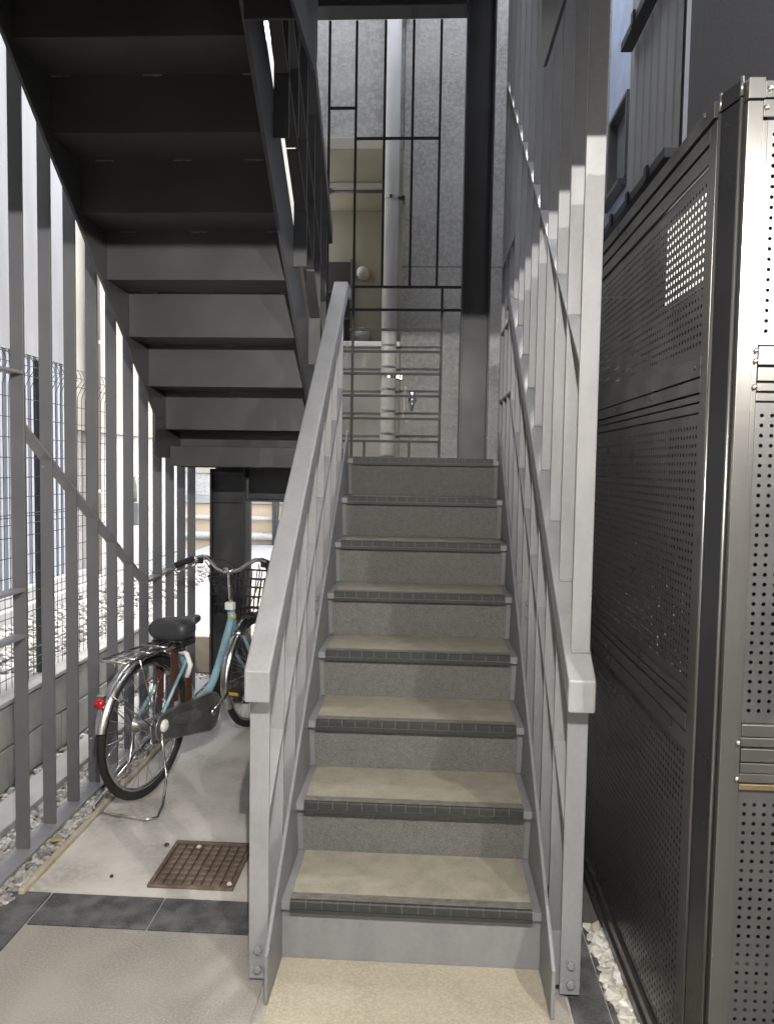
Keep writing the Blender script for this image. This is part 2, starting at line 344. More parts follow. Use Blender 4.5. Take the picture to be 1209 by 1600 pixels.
# ================================================================== GUARD RAILS of the lower flight
FS = .2254
def bolt(t, x, y, z, r=.0125):
    mb = MB(); mb.lathe([(r*1.25, 0), (r*1.25, -.003)], (x, y, z), 'y', 12); mb.lathe([(r, -.003), (r, -.012), (r*.8, -.0145)], (x, y, z), 'y', 6)
    part(mb, 'bolt', 'steel_light', t)
def guard(sx, label, slope, fins):
    t = thing('guard_rail', (sx*.455, 2.2, 0), label, 'guard rail', 'guard rails of the lower flight')
    a, b = sorted((sx*.408, sx*.483)) if sx < 0 else (.43, .507)
    pa, pb = (-.483, -.424) if sx < 0 else (.446, .505)
    zt = lambda y: .976+slope*(y-2.12)
    ye = 4.06
    part(MB().yz([(2.12, zt(2.12)-.092), (2.12, zt(2.12)), (ye, zt(ye)), (ye+.16, zt(ye)), (ye+.16, zt(ye)-.06), (ye+.02, zt(ye)-.07)], a, b), 'handrail', 'steel_light', t, .006, False, 3)
    for k in range(9):
        y = 2.2+FS*k; zb = max(.012, .012+.773*(y-2.2))
        part(MB().box(pa, pb, y, y+.012, max(.012, zb-.27), zt(y)-.085), 'post', 'steel_light', t, .0015)
        i0, i1 = sorted((sx*.4175, sx*.475))
        if k in (0, 5):
            part(MB().box(i0, i1, y+.0125, y+.0245, zb+.02, zb+.185), 'bracket', 'steel', t, .0015)
        if k in (0, 5):
            bolt(t, (pa+pb)/2, y, zb+.095); bolt(t, (pa+pb)/2, y, zb+.036)
    tb = lambda y: zt(y)-.515
    for k in range(8):
        y0, y1 = 2.2+FS*k+.0125, 2.2+FS*(k+1)-.0005
        part(MB().yz([(y0, tb(y0)-.015), (y0, tb(y0)), (y1, tb(y1)), (y1, tb(y1)-.015)], pa, pb), 'tie_bar', 'steel_light', t)
    if fins:
        fa, fb = .449, .503
        for k in range(12):
            y = 2.2+FS*k; z0 = zt(y)+.001 if y < ye else LAND-.2
            fn = part(MB().box(fa, fb, y, y+.012, z0, 5.49), 'fin', 'steel_light', t, .0015)
            if y < ye: part(MB().tube([(fa+.001+.0085*i, y-.002, z0+.001+rnd(-.001, .001)) for i in range(7)], [rnd(.0028, .0045) for i in range(7)], 6), 'weld', 'steel_light', fn, 0, True)
        br = lambda y: 1.885+.795*(y-2.225)
        for k in range(11):
            y0, y1 = 2.2+FS*k+.0125, 2.2+FS*(k+1)-.0005
            part(MB().yz([(y0, br(y0)-.012), (y0, br(y0)), (y1, br(y1)), (y1, br(y1)-.012)], fa, fb), 'tie_bar', 'steel_light', t)
            if y0 > 4.0:
                for z in (LAND+.35, LAND+.75, LAND+1.15): part(MB().box(fa, fb, y0, y1, z, z+.012), 'rung', 'steel_light', t)
    return t
guard(-1, 'grey steel guard rail with a broad sloping handrail on the bicycle side', .80, False)
guard(1, 'grey steel guard rail with tall vertical fins beside the dark metal enclosure', .773, True)
# ================================================================== UPPER FLIGHT (rises towards the camera)
us = thing('staircase', (-1.0, 4.1, LAND), 'dark steel upper staircase seen from below above the bicycle', 'staircase')
UY, UZ, UG, UR, UXL, UXR = 4.104, 1.746, .252, .206, -1.398, -.598
for k in range(-1, 8):
    y, z = UY-UG*k, UZ+UR*k
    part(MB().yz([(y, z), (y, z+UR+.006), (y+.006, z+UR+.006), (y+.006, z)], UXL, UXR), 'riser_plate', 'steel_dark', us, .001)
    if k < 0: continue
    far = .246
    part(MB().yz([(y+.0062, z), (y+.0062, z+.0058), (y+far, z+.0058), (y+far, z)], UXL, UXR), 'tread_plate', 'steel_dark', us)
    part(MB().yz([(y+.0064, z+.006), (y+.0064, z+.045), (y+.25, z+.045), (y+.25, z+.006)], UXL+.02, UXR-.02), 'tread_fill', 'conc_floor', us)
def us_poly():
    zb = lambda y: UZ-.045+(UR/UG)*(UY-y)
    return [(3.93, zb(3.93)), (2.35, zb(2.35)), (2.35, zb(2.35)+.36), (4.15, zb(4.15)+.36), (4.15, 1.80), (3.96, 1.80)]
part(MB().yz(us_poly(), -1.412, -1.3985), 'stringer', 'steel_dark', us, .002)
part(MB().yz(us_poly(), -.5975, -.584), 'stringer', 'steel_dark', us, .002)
for k in range(0, 8):
    y, z = UY-UG*k, UZ+UR*(k+1)
    for x0 in (-1.36, -1.04, -.70):
        xx = x0+rnd(-.03, .03)
        part(MB().tube([(xx+.012*i, y-.003, z+.001+rnd(-.0015, .0015)) for i in range(7)], [rnd(.003, .0055) for i in range(7)], 6), 'weld', 'steel', us, 0, True)
# guard of the upper flight, on its open side
ug = thing('guard_rail', (-.555, 4.0, LAND), 'dark guard rail of the upper flight above the sloping handrail', 'guard rail')
zu = lambda y: UZ+(UR/UG)*(UY-y)
part(MB().yz([(4.16, zu(4.16)+1.05), (4.16, zu(4.16)+1.14), (2.4, zu(2.4)+1.14), (2.4, zu(2.4)+1.05)], -.575, -.505), 'handrail', 'steel_dark', ug, .004)
for k in range(8):
    y = 2.5+FS*k
    part(MB().box(-.575, -.525, y, y+.012, zu(y)+.395, zu(y)+1.05), 'post', 'steel_dark', ug, .001)
    part(MB().box(-.5835, -.525, y+.013, y+.025, zu(y)+.12, zu(y)+.40), 'lug', 'steel_dark', ug) if k % 2 == 0 else None
    if k < 7:
        for h in (.35, .66):
            y0, y1 = y+.0125, y+FS-.0005
            part(MB().yz([(y0, zu(y0)+h), (y0, zu(y0)+h+.012), (y1, zu(y1)+h+.012), (y1, zu(y1)+h)], -.575, -.525), 'tie_bar', 'steel_dark', ug)
# second floor landing and the flight above it
l2 = thing('stair_landing', (-.5, 2.0, 3.0), 'dark steel landing overhead where the upper flight arrives', 'landing')
part(MB().box(-1.60, .62, 1.46, 2.345, 3.0, 3.2), 'deck', 'steel_dark', l2)
part(MB().box(-.5835, -.418, 2.49, 2.50, 2.975, 3.22), 'edge_plate', 'steel_dark', l2, .002)
part(MB().box(-.5835, -.418, 2.346, 2.489, 3.18, 3.2), 'gap_plate', 'steel_dark', l2)
ts = thing('staircase', (0, 2.4, 3.2), 'dark steel top flight whose rounded stringer ends hang overhead', 'staircase')
arc = [(2.88-.11+.11*math.sin(a*math.pi/16), 2.972+.11-.11*math.cos(a*math.pi/16)) for a in range(9)]
for s in (-1, 1):
    x0, x1 = sorted((s*.405, s*.417))
    part(MB().yz([(1.50, 2.95)]+arc+[(2.88, 3.30), (4.2, 4.35), (4.2, 4.95), (2.45, 3.55), (1.50, 3.30)], x0, x1), 'stringer', 'steel_dark', ts, .002)
for k in range(7):
    y, z = 2.62+G*k, 3.215+RS*(k+1)
    part(MB().yz([(y, z-RS-.03), (y, z-.03), (y+G, z-.03), (y+G, z-.036), (y+.006, z-.036), (y+.006, z-RS-.03)], -.404, .404), 'step_plate', 'steel_dark', ts)
l3 = thing('stair_landing', (-.5, 4.7, 4.6), 'dark steel landing overhead at the back, carried by a flanged beam', 'landing')
part(MB().box(-1.40, .417, 4.45, 5.06, 4.66, 4.8), 'deck', 'steel_dark', l3)
bm_ = MB(); bm_.box(-1.30, .221, 5.02, 5.03, 4.452, 4.655); bm_.box(-1.30, .221, 4.95, 5.10, 4.44, 4.452)
part(bm_, 'beam', 'steel_dark', l3, .002)
structure(MB().box(-1.75, .80, .6, 4.3, 5.5, 5.65), 'roof_slab', 'steel_dark')  # unseen slab added overhead to keep sky light off the stairs
structure(MB().box(.802, 1.19, .6, 4.3, 5.5, 5.65), 'roof_slab', 'steel_dark')  # second unseen slab, added to darken the right-hand fins
# ================================================================== LEFT FIN SCREEN
fs = thing('fin_screen', (-1.545, 3.9, 0), 'grey steel screen of tall vertical fins standing in the gravel on the left', 'screen')
part(MB().box(-1.585, -1.495, 2.3, 5.30, .012, .024), 'base_plate', 'steel_light', fs, .002)
LY = [2.869+.2165*k for k in range(11)]
for k, y in enumerate(LY):
    part(MB().box(-1.573, -1.52, y, y+.012, .0245, 5.49), 'fin', 'steel_mid', fs, .0015)
    part(MB().box(-1.5195, -1.4125, y, y+.012, max(1.68, zu(y)+.27), max(1.79, zu(y)+.33)) if y > 2.4 else MB().box(-1.52, -1.42, y, y+.012, 2.8, 2.9), 'bracket', 'steel_mid', fs, .001)
tl = lambda y: (1.71-.626*(y-2.878)) if y < 4.17 else .905+.03*(y-4.17)
for k in range(10):
    y0, y1 = LY[k]+.0125, LY[k+1]-.0005
    if k == 5: continue
    part(MB().yz([(y0, tl(y0)-.012), (y0, tl(y0)), (y1, tl(y1)), (y1, tl(y1)-.012)], -1.573, -1.52), 'tie_bar', 'steel_light', fs, .001)
y0, ym, y1 = LY[5]+.0125, 4.17, LY[6]-.0005
part(MB().yz([(y0, tl(y0)-.012), (y0, tl(y0)), (ym-.001, tl(ym-.001)), (y1, tl(y1)), (y1, tl(y1)-.012), (ym, tl(ym)-.012)], -1.573, -1.52), 'tie_bar', 'steel_light', fs, .001)
for z in (1.905, 1.069, .887):                              # short level arms from the near fin to the one before it
    part(MB().box(-1.573, -1.52, 2.665, 2.8685, z-.012, z), 'tie_bar', 'steel_light', fs, .001)
for y in (2.6525, 2.436):
    part(MB().box(-1.573, -1.52, y, y+.012, .0245, 5.49), 'fin', 'steel_mid', fs, .0015)
# porch pillar at the left edge of the view

pl = MB().box(-1.30, -.905, 1.15, 1.6, 0, 2.468).build('porch_pillar', 'pillar', None, .004)
tag(pl, 'beige rendered porch pillar at the left edge of the view', 'pillar')
# ================================================================== PORCH CEILING and its lamps
structure(MB().box(-2.2, 4.0, -3.5, 1.45, 2.47, 2.99), 'porch_ceiling', 'ceil')
structure(MB().box(-1.75, 4.0, -3.5, 1.40, 3.0, 5.7), 'apartment_block', 'darkwall')
structure(MB().box(-1.75, -1.62, 1.402, 2.40, 2.5, 5.49), 'apartment_wall', 'darkwall')  # unseen wing wall, added to cut stray daylight on the fins
structure(MB().box(-2.2, -1.9, -3.5, 1.14, -.3, 2.468), 'porch_wall', 'pillar')  # unseen walls from here on, added to shut daylight out of the porch
structure(MB().box(2.6, 2.8, -3.5, 3.89, -.3, 2.468), 'porch_wall', 'darkwall')
structure(MB().box(-1.898, -.6, -3.5, -3.3, -.3, 2.468), 'porch_wall', 'pillar')  # added behind the camera to hold back daylight, gap left in the middle
structure(MB().box(.9, 2.598, -3.5, -3.3, -.3, 2.468), 'porch_wall', 'pillar')
def lamp(x, y, label, watts):
    t = thing('ceiling_lamp', (x, y, 2.47), label, 'lamp', 'lamps under the porch ceiling')
    o = MB().lathe([(.075, 0), (.075, -.006), (.06, -.008)], (0, 0, 0), 'z', 24).build('rim', 'alu', None); o.parent = t; o.location = (0, 0, -.0005)
    o = MB().lathe([(.055, -.0085), (.05, -.012), (.03, -.0135)], (0, 0, 0), 'z', 24).build('diffuser', 'lampglow', None, 0, True); o.parent = t
    d = bpy.data.lights.new('bulb', 'POINT'); d.energy = watts; d.shadow_soft_size = .012; d.color = (1, .955, .885)
    b = bpy.data.objects.new('bulb', d); col.objects.link(b); b.parent = t; b.location = (0, 0, -.027)
lamp(.05, .05, 'round porch ceiling lamp over the foot of the stairs', LAMP_W)
lamp(1.45, .05, 'round porch ceiling lamp in front of the metal enclosure', LAMP_W*.6)
# ================================================================== WIRE SCREEN behind the landing
ws = thing('wire_screen', (-.3, 5.1, LAND), 'black bar screen of uneven rectangles behind the landing', 'screen')
def bar(x0, x1, z0, z1, y=5.1):
    part(MB().box(x0, x1, y, y+.012, z0, z1), 'bar', 'wire', ws)
for x, z0, z1 in ((-.659, 1.62, 4.438), (-.484, 1.62, 4.438), (-.297, 2.745, 4.438), (-.115, 2.745, 4.438), (.062, 2.75, 4.438), (.10, 1.62, 2.735), (-.40, 1.62, 1.725), (-.10, 1.62, 1.725)): bar(x-.008, x+.008, z0, z1)
for z, x0, x1 in ((3.883, -.66, -.485), (3.69, -.484, .062), (2.74, -.484, .222), (2.592, -.51, .222), (2.463, -.51, .10), (2.32, -.66, .10), (2.175, -.66, .10), (2.03, -.66, .10), (1.88, -.66, .10), (1.73, -.66, .10)): bar(x0, x1, z-.008, z+.008, 5.087)
# ================================================================== REAR BUILDING
rb = thing('rear_building', (.5, 6.2, 0), 'grey stucco building close behind the stairs with an open balcony', 'building')
part(MB().box(-.196, 1.9, 5.85, 6.15, -.3, 3.062), 'wall', 'stucco', rb)
part(MB().box(-.196, 1.9, 5.85, 6.15, 3.068, 6.4), 'wall', 'stucco', rb)
part(MB().box(-.196, 1.40, 5.865, 6.15, 3.062, 3.068), 'joint', 'trim', rb)
part(MB().box(-1.0, -.200, 5.88, 6.05, -.3, 2.47), 'balcony_wall', 'stucco_low', rb)
part(MB().box(-1.02, -.198, 5.85, 6.08, 2.47, 2.51), 'coping', 'pvc', rb, .006)
part(MB().box(-1.0, -.200, 5.87, 6.15, 4.02, 6.4), 'wall', 'stucco', rb)
part(MB().box(-1.0, -.200, 5.855, 6.0, 3.93, 4.02), 'lintel', 'beige_in', rb, .006)
part(MB().box(-1.0, -.200, 6.0, 7.5, 3.97, 4.015), 'soffit', 'beige_in', rb)
part(MB().box(-1.0, -.200, 7.36, 7.5, 2.2, 3.968), 'back_wall', 'beige_in', rb)
part(MB().box(-1.03, -1.001, 5.86, 7.5, 2.2, 3.25), 'side_wall', 'beige_in', rb)  # unseen left wall, added and sized to dim the balcony recess
part(MB().box(-.21, -.198, 6.16, 7.35, 2.2, 3.968), 'side_wall', 'beige_in', rb)
part(MB().box(-1.0, -.212, 6.06, 7.35, 2.18, 2.199), 'balcony_floor', 'stucco_low', rb)
dr = part(MB().box(-1.0, -.74, 7.33, 7.359, 2.2, 3.49), 'door', 'brown_door', rb, .004)
part(MB().box(-.738, -.715, 7.31, 7.359, 2.2, 3.51), 'door_frame', 'frame', rb)
for z in (3.2, 2.95, 2.7, 2.45): part(MB().box(-.99, -.75, 7.318, 7.329, z, z+.02), 'louvre', 'frame', rb)
bl = thing('batten_lamp', (-.6, 6.65, 3.95), 'unlit tube lamp batten under the balcony soffit', 'lamp')
part(MB().box(-.86, -.30, 6.62, 6.68, 3.925, 3.968), 'housing', 'pvc', bl, .006)
part(MB().rod((-.84, 6.65, 3.90), (-.32, 6.65, 3.90), .014, 10), 'tube', 'frame', bl, 0, True)
for x in (-.85, -.31): part(MB().box(x-.012, x+.012, 6.63, 6.67, 3.88, 3.9245), 'socket', 'frame', bl, .003)
for z, r0, lab in ((3.38, .06, 'upper white vent hood on the balcony back wall'), (2.80, .075, 'lower white vent hood with a bent pipe on the balcony back wall')):
    v = thing('vent_hood', (-.62, 7.3, z), lab, 'vent', 'vent hoods on the balcony')
    part(MB().lathe([(r0, .06), (r0, .0), (r0*.86, -.045), (r0*.4, -.075), (.005, -.08)], (-.62, 7.30, z), 'y', 20), 'hood', 'pvc', v, 0, True)
    if r0 > .07: part(MB().tube([(-.65, 7.3, z-.05), (-.66, 7.29, z-.14), (-.665, 7.3, z-.3), (-.665, 7.3, z-.5)], .03, 12), 'pipe', 'pvc', v, 0, True)
dp = thing('drain_pipe', (-.282, 5.79, 0), 'white plastic drain pipe running up the corner of the stucco building', 'pipe')
part(MB().lathe([(.057, -.3), (.057, 9.4)], (-.282, 5.79, 0), 'z', 28), 'pipe', 'pvc', dp, 0, True)
for z in (2.237, 3.545, 4.9):
    c = part(MB().lathe([(.0615, z-.013), (.0615, z+.013)], (-.282, 5.79, 0), 'z', 28), 'clamp', 'chrome', dp, 0)
    part(MB().box(-.22, -.19, 5.775, 5.79, z-.013, z+.013).box(-.20, -.18, 5.775, 5.849, z-.02, z+.02), 'bracket', 'chrome', dp)
tp = thing('water_tap', (-.10, 5.84, 2.06), 'small chrome water tap on the stucco wall beside the drain pipe', 'tap')
part(MB().lathe([(.03, .009), (.03, -.004), (.014, -.008), (.014, -.06)], (-.10, 5.84, 2.07), 'y', 16), 'flange', 'chrome', tp, 0, True)
part(MB().tube([(-.10, 5.785, 2.07), (-.10, 5.755, 2.066), (-.10, 5.742, 2.04), (-.10, 5.742, 2.0)], [.016, .016, .015, .013], 12), 'spout', 'chrome', tp, 0, True)
part(MB().lathe([(.008, 2.08), (.008, 2.105), (.024, 2.108), (.024, 2.118), (.01, 2.123)], (-.10, 5.775, 0), 'z', 10), 'handle', 'chrome', tp)
hp = MB().tube([(-.15, 5.835, 2.17), (-.165, 5.835, 2.10), (-.16, 5.835, 2.02), (-.17, 5.83, 1.93), (-.14, 5.825, 1.90), (-.12, 5.83, 1.93)], .008, 8).build('hose', 'pvc', None, 0, True)
tag(hp, 'short pale hose hanging on the stucco wall beside the tap', 'hose')
# ================================================================== LEFT NEIGHBOUR: block wall, mesh fence, lot, buildings
bw = thing('block_wall', (-1.97, 4.3, 0), 'low grey concrete block wall behind the fin screen', 'wall')
part(MB().box(-2.045, -1.955, 2.2, 5.45, -.05, .40), 'mortar_core', 'grout', bw)
bmesh_ = MB().box(-.06, .06, -.1955, .1955, -.0945, .0945).mesh('block'); bmesh_.materials.append(M['block'])
for c in range(2):
    for i in range(9):
        y = 2.2+.4*i+.2*(c % 2)
        if y > 5.4: continue
        o = link('block', bmesh_, None, .004); o.parent = bw; o.location = Vector((-2.0+rnd(-.002, .002), y, .098+.2*c))-bw.location
part(MB().box(-2.08, -1.93, 2.0, 5.47, .405, .428), 'coping', 'white_conc', bw, .004)
structure(MB().box(-3.05, -2.081, -2, 16, -.3, .40), 'neighbour_lot', 'white_conc')
gravel('gravel', 'sunlit white gravel on the neighbouring lot behind the block wall', -2.9, -2.1, 4.0, 8.5, .39, 3500, .02, .05, 'pebble')
mf = thing('mesh_fence', (-2.03, 3.9, .43), 'black wire mesh fence with a curled top on the block wall', 'fence')
for y in (2.3, 3.965): 
    p_ = part(MB().box(-2.05, -2.012, y-.019, y+.019, .429, 2.09), 'post', 'fence_post', mf, .002)
    for z in (.62, 1.05, 1.48): part(MB().box(-2.012, -1.99, y-.028, y-.0005, z, z+.03), 'clip', 'fence_post', mf)
hw = MB()
z = .50
zz = []
while z < 1.93: zz.append(z); z += .098
zz += [1.99, 2.04, 2.085]
for z in zz: hw.tube([(-1.99, 2.0, z), (-1.99, 4.72, z)], .0022, 5)
for z in (.55, .60, 1.25, 1.30): hw.tube([(-1.975, 2.0, z), (-1.975, 4.72, z)], .0022, 5)
tag(part(hw, 'line_wires', 'wire', mf), None, None, None, 'stuff')
vw = MB()
y = 2.03
while y < 4.72:
    vw.tube([(-1.985, y, .45), (-1.985, y, 1.93), (-1.965, y+.01, 1.985), (-1.95, y+.03, 2.02), (-1.965, y+.05, 2.055), (-1.985, y+.052, 2.085)], .0018, 4); y += .052
tag(part(vw, 'upright_wires', 'wire', mf), None, None, None, 'stuff')
nb = thing('neighbour_house', (-3.2, 5.5, .4), 'white ribbed house wall beyond the mesh fence on the left', 'building')
sd_ = MB(); pts = []
y = -1.0
while y < 6.42:
    pts += [(y, -3.0), (y+.035, -3.0), (y+.045, -3.018), (y+.075, -3.018)]; y += .085
vs = [(x, yy, .62) for yy, x in pts]+[(x, yy, 2.36) for yy, x in pts]; n = len(pts)
sd_.add(vs, [(i, i+1, n+i+1, n+i) for i in range(n-1)])
part(sd_, 'ribbed_siding', 'siding', nb)
part(MB().box(-3.6, -3.022, -1.0, 6.42, .4, 2.36), 'wall', 'siding', nb)
part(MB().box(-3.6, -2.99, -1.0, 6.42, 2.361, 7.5), 'wall', 'conc_wall', nb)
part(MB().box(-3.02, -2.90, -1.0, 9.2, .40, .50), 'plinth', 'white_conc', nb, .008)
part(MB().box(-3.02, -2.955, -1.0, 9.2, .505, .615), 'plinth', 'white_conc', nb, .008)
part(MB().box(-3.6, -3.03, 6.43, 9.2, .40, 1.83), 'lower_wall', 'stucco', nb)
part(MB().box(-3.6, -3.00, 6.43, 9.2, 1.835, 7.5), 'wall', 'cream', nb)
pp = thing('drain_pipe', (-2.94, 6.75, .6), 'pinkish brown drain pipe on the neighbouring wall seen between the fins', 'pipe')
part(MB().lathe([(.05, .55), (.05, 7.4)], (-2.945, 6.72, 0), 'z', 16), 'pipe', 'pinkpipe', pp, 0, True)
for z in (1.3, 2.62, 4.0): part(MB().lathe([(.054, z-.012), (.054, z+.012)], (-2.945, 6.72, 0), 'z', 16), 'clamp', 'chrome', pp)
gm = thing('gas_meter', (-2.92, 7.75, 1.0), 'small grey gas meter with round dial on the neighbouring wall', 'meter')
part(MB().box(-3.03, -2.9, 7.62, 7.85, .92, 1.16), 'body', 'steel_light', gm, .02)
part(MB().lathe([(.05, .0), (.05, -.012)], (-2.82, 7.6195, 1.10), 'y', 16), 'dial', 'pvc', gm)
part(MB().tube([(-2.96, 7.7, 1.16), (-2.96, 7.7, 1.4), (-2.96, 7.9, 1.45)], .02, 8), 'pipe', 'steel_dull', gm, 0, True)
fb_ = thing('far_building', (-3, 11.5, 0), 'beige far building with a pale upper wall and pipes, seen under the landing', 'building')
part(MB().box(-6, -1.0, 11, 14, -.3, .98), 'lower_wall', 'beige_bldg', fb_)
part(MB().box(-6, -1.0, 10.95, 14, .985, 1.10), 'ledge', 'white_conc', fb_, .01)
part(MB().box(-6, -1.0, 11.02, 14, 1.105, 1.42), 'band', 'stucco', fb_)
part(MB().box(-6, -1.0, 11, 14, 1.425, 7.5), 'upper_wall', 'cream', fb_)
for z, r0 in ((.78, .035), (.52, .06), (.18, .03)): part(MB().rod((-6, 10.93, z), (-1.0, 10.93, z), r0, 10), 'pipe', 'stucco', fb_, 0, True)
part(MB().rod((-2.15, 10.9, -.3), (-2.15, 10.9, 1.4), .05, 8), 'downpipe', 'fence_post', fb_, 0, True)
lw = MB().box(-1.9, -.6, 5.62, 5.74, -.3, .26).build('low_wall', 'kerb', None, .01); tag(lw, 'low sandy kerb wall closing the path behind the bicycle', 'wall')
structure(MB().box(-3.05, -.6, 5.75, 11, -.3, -.02), 'back_yard', 'kerb')
# ================================================================== METAL ENCLOSURE on the right
en = thing('storage_enclosure', (1.2, 2.6, 0), 'tall metal storage enclosure with perforated panels on the right', 'enclosure')
def perforated(name, m, org, uax, nax_z0, pitch, nu, nv, r, mu, mv0, mv1, stagger=False, y_end=None):
    """sheet of nu x nv octagonal holes; org lower corner, u axis horizontal, v axis up; mu / mv solid margins"""
    U = Vector(uax); V = Vector((0, 0, 1)); mb = MB(); ox = Vector(org)
    def P(u, v): return ox+U*u+V*v
    W, H = 2*mu+nu*pitch, mv0+mv1+nv*pitch
    def quad(u0, u1, v0, v1): mb.add([P(u0, v0), P(u1, v0), P(u1, v1), P(u0, v1)], [(0, 1, 2, 3)])
    quad(0, mu, 0, H); quad(W-mu, W, 0, H); quad(mu, W-mu, 0, mv0); quad(mu, W-mu, H-mv1, H)
    h = pitch/2
    outer = [(-h,-h),(0,-h),(h,-h),(h,0),(h,h),(0,h),(-h,h),(-h,0)]
    ang = [R(225+45*i) for i in range(8)]
    N = U.cross(V)
    for j in range(nv):
        for i in range(nu):
            cu, cv = mu+(i+.5)*pitch, mv0+(j+.5)*pitch
            vs = [P(cu+a, cv+b) for a, b in outer]+[P(cu+r*math.cos(a), cv+r*math.sin(a)) for a in ang]
            vs += [P(cu+r*math.cos(a), cv+r*math.sin(a))-N*.0007 for a in ang]
            mb.add(vs, [(k, (k+1) % 8, 8+(k+1) % 8, 8+k) for k in range(8)]+[(8+k, 8+(k+1) % 8, 16+(k+1) % 8, 16+k) for k in range(8)])
    return part(mb, name, m, en)
PT = .0215
XS, XP = .655, .667
Y0, Y1 = 1.83, 3.62
nu = int((Y1-Y0-.02)/PT)
mu = (Y1-Y0-nu*PT)/2
for z0, z1 in ((1.835, 2.268), (1.035, 1.70), (.085, .895)):
    nv = int((z1-z0-.03)/PT); mv = (z1-z0-nv*PT)/2
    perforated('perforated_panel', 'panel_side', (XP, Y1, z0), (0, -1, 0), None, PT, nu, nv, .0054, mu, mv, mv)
def sbar(z0, z1, x=XS, m='alu_dark', y0=Y0, y1=Y1): part(MB().box(x, x+.03, y0, y1, z0, z1), 'rail', m, en, .0015)
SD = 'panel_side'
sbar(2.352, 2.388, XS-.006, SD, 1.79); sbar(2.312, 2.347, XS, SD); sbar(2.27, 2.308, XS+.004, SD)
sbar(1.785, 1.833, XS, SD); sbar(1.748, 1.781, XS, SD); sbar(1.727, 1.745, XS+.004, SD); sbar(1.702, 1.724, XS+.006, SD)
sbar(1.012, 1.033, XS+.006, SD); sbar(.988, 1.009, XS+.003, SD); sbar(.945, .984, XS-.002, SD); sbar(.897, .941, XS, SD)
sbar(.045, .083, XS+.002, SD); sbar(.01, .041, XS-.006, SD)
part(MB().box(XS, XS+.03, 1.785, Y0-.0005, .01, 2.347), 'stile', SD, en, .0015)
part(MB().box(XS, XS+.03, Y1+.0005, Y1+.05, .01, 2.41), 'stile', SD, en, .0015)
# corner post: two bright beads and a black chamfer between them
FY = 1.68
part(MB().xy([(.658, 1.768), (.6735, 1.708), (.72, 1.71), (.70, 1.80), (.66, 1.784)], .01, 2.352), 'corner_post', 'alu_dark', en, .001)
part(MB().xy([(.657, 1.767), (.6725, 1.707), (.72, 1.71), (.70, 1.80), (.657, 1.784)], 2.356, 2.392), 'post_cap', 'alu_dark', en, .001)
for z0, z1 in ((.01, 2.352), (2.357, 2.396)):
    part(MB().lathe([(.0038, z0), (.0038, z1)], (.6565, 1.774, 0), 'z', 12), 'bead', 'alu', en, 0, True)
    part(MB().lathe([(.0042, z0), (.0042, z1)], (.6735, 1.700, 0), 'z', 12), 'bead', 'alu', en, 0, True)
# front
FX1 = 2.1
part(MB().box(.6795, .712, FY, FY+.03, .01, 2.338), 'stile', 'alu', en, .0015)
part(MB().box(.7125, .724, FY+.004, FY+.03, .01, 2.30), 'stile', 'alu', en, .0015)
part(MB().box(.6795, .714, FY-.002, FY+.03, 2.342, 2.385), 'cap_rail', 'alu', en, .002)
part(MB().box(.7145, FX1, FY+.002, FY+.03, 2.345, 2.38), 'cap_rail', 'alu', en, .002)
for z0, z1, dy in ((2.305, 2.341, .001), (1.792, 1.832, .001), (1.758, 1.788, .001), (1.737, 1.755, .004), (1.716, 1.734, .006), (.985, 1.012, .003), (.962, .982, .006), (.93, .959, .0), (.905, .927, .0), (.882, .902, .004), (.045, .083, .001)):
    part(MB().box(.7245 if z0 < 2.3 else .7125, FX1, FY+dy, FY+.03, z0, z1), 'rail', 'alu', en, .0015)
part(MB().box(.7245, FX1, FY+.002, FY+.03, .866, .879), 'rail', 'brass', en, .0015)
for z0, z1 in ((1.836, 2.303), (1.014, 1.713), (.085, .864)):
    nu2 = int((FX1-.7245-.03)/PT); mu2 = .006; nv = int((z1-z0-.03)/PT); mv = (z1-z0-nv*PT)/2
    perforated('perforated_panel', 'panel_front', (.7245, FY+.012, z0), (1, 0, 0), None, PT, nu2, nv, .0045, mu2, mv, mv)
for x, z in ((.724, 2.362), (.718, 2.323), (.718, 1.822), (.718, 1.80), (.718, 1.745), (.718, .972), (.718, .891)):
    part(MB().lathe([(.006, 0), (.006, -.002), (.004, -.005), (.001, -.006)], (x, FY+.001, z), 'y', 12), 'screw', 'chrome', en, 0, True)
for y, z in ((1.85, 1.808), (1.85, 2.38), (2.62, 1.765), (2.62, .965)):
    part(MB().lathe([(.007, 0), (.007, -.003), (.002, -.006)], (XS-.0055, y, z), 'x', 12), 'screw', SD, en, 0, True)
part(MB().box(.69, FX1, 1.73, Y1, 2.36, 2.375), 'roof_panel', 'panel_side', en)
part(MB().box(FX1, FX1+.03, FY, Y1, .01, 2.38), 'end_panel', 'panel_side', en)
part(MB().box(.69, FX1, Y1-.01, Y1, .01, 2.35), 'back_panel', 'panel_side', en)
M['led'] = emit('enclosure_light_panel', (1, .97, .86), .16)  # weak glow for the made-up panel behind the side holes
el = thing('wall_lamp', (.71, 1.98, 2.1), 'flat lit lamp panel inside the enclosure glowing through its side perforations', 'lamp')  # made-up glowing panel, added to brighten the holes in the side sheet
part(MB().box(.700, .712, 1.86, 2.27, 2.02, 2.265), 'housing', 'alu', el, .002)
part(MB().box(.697, .6998, 1.865, 2.265, 2.025, 2.26), 'diffuser', 'led', el)
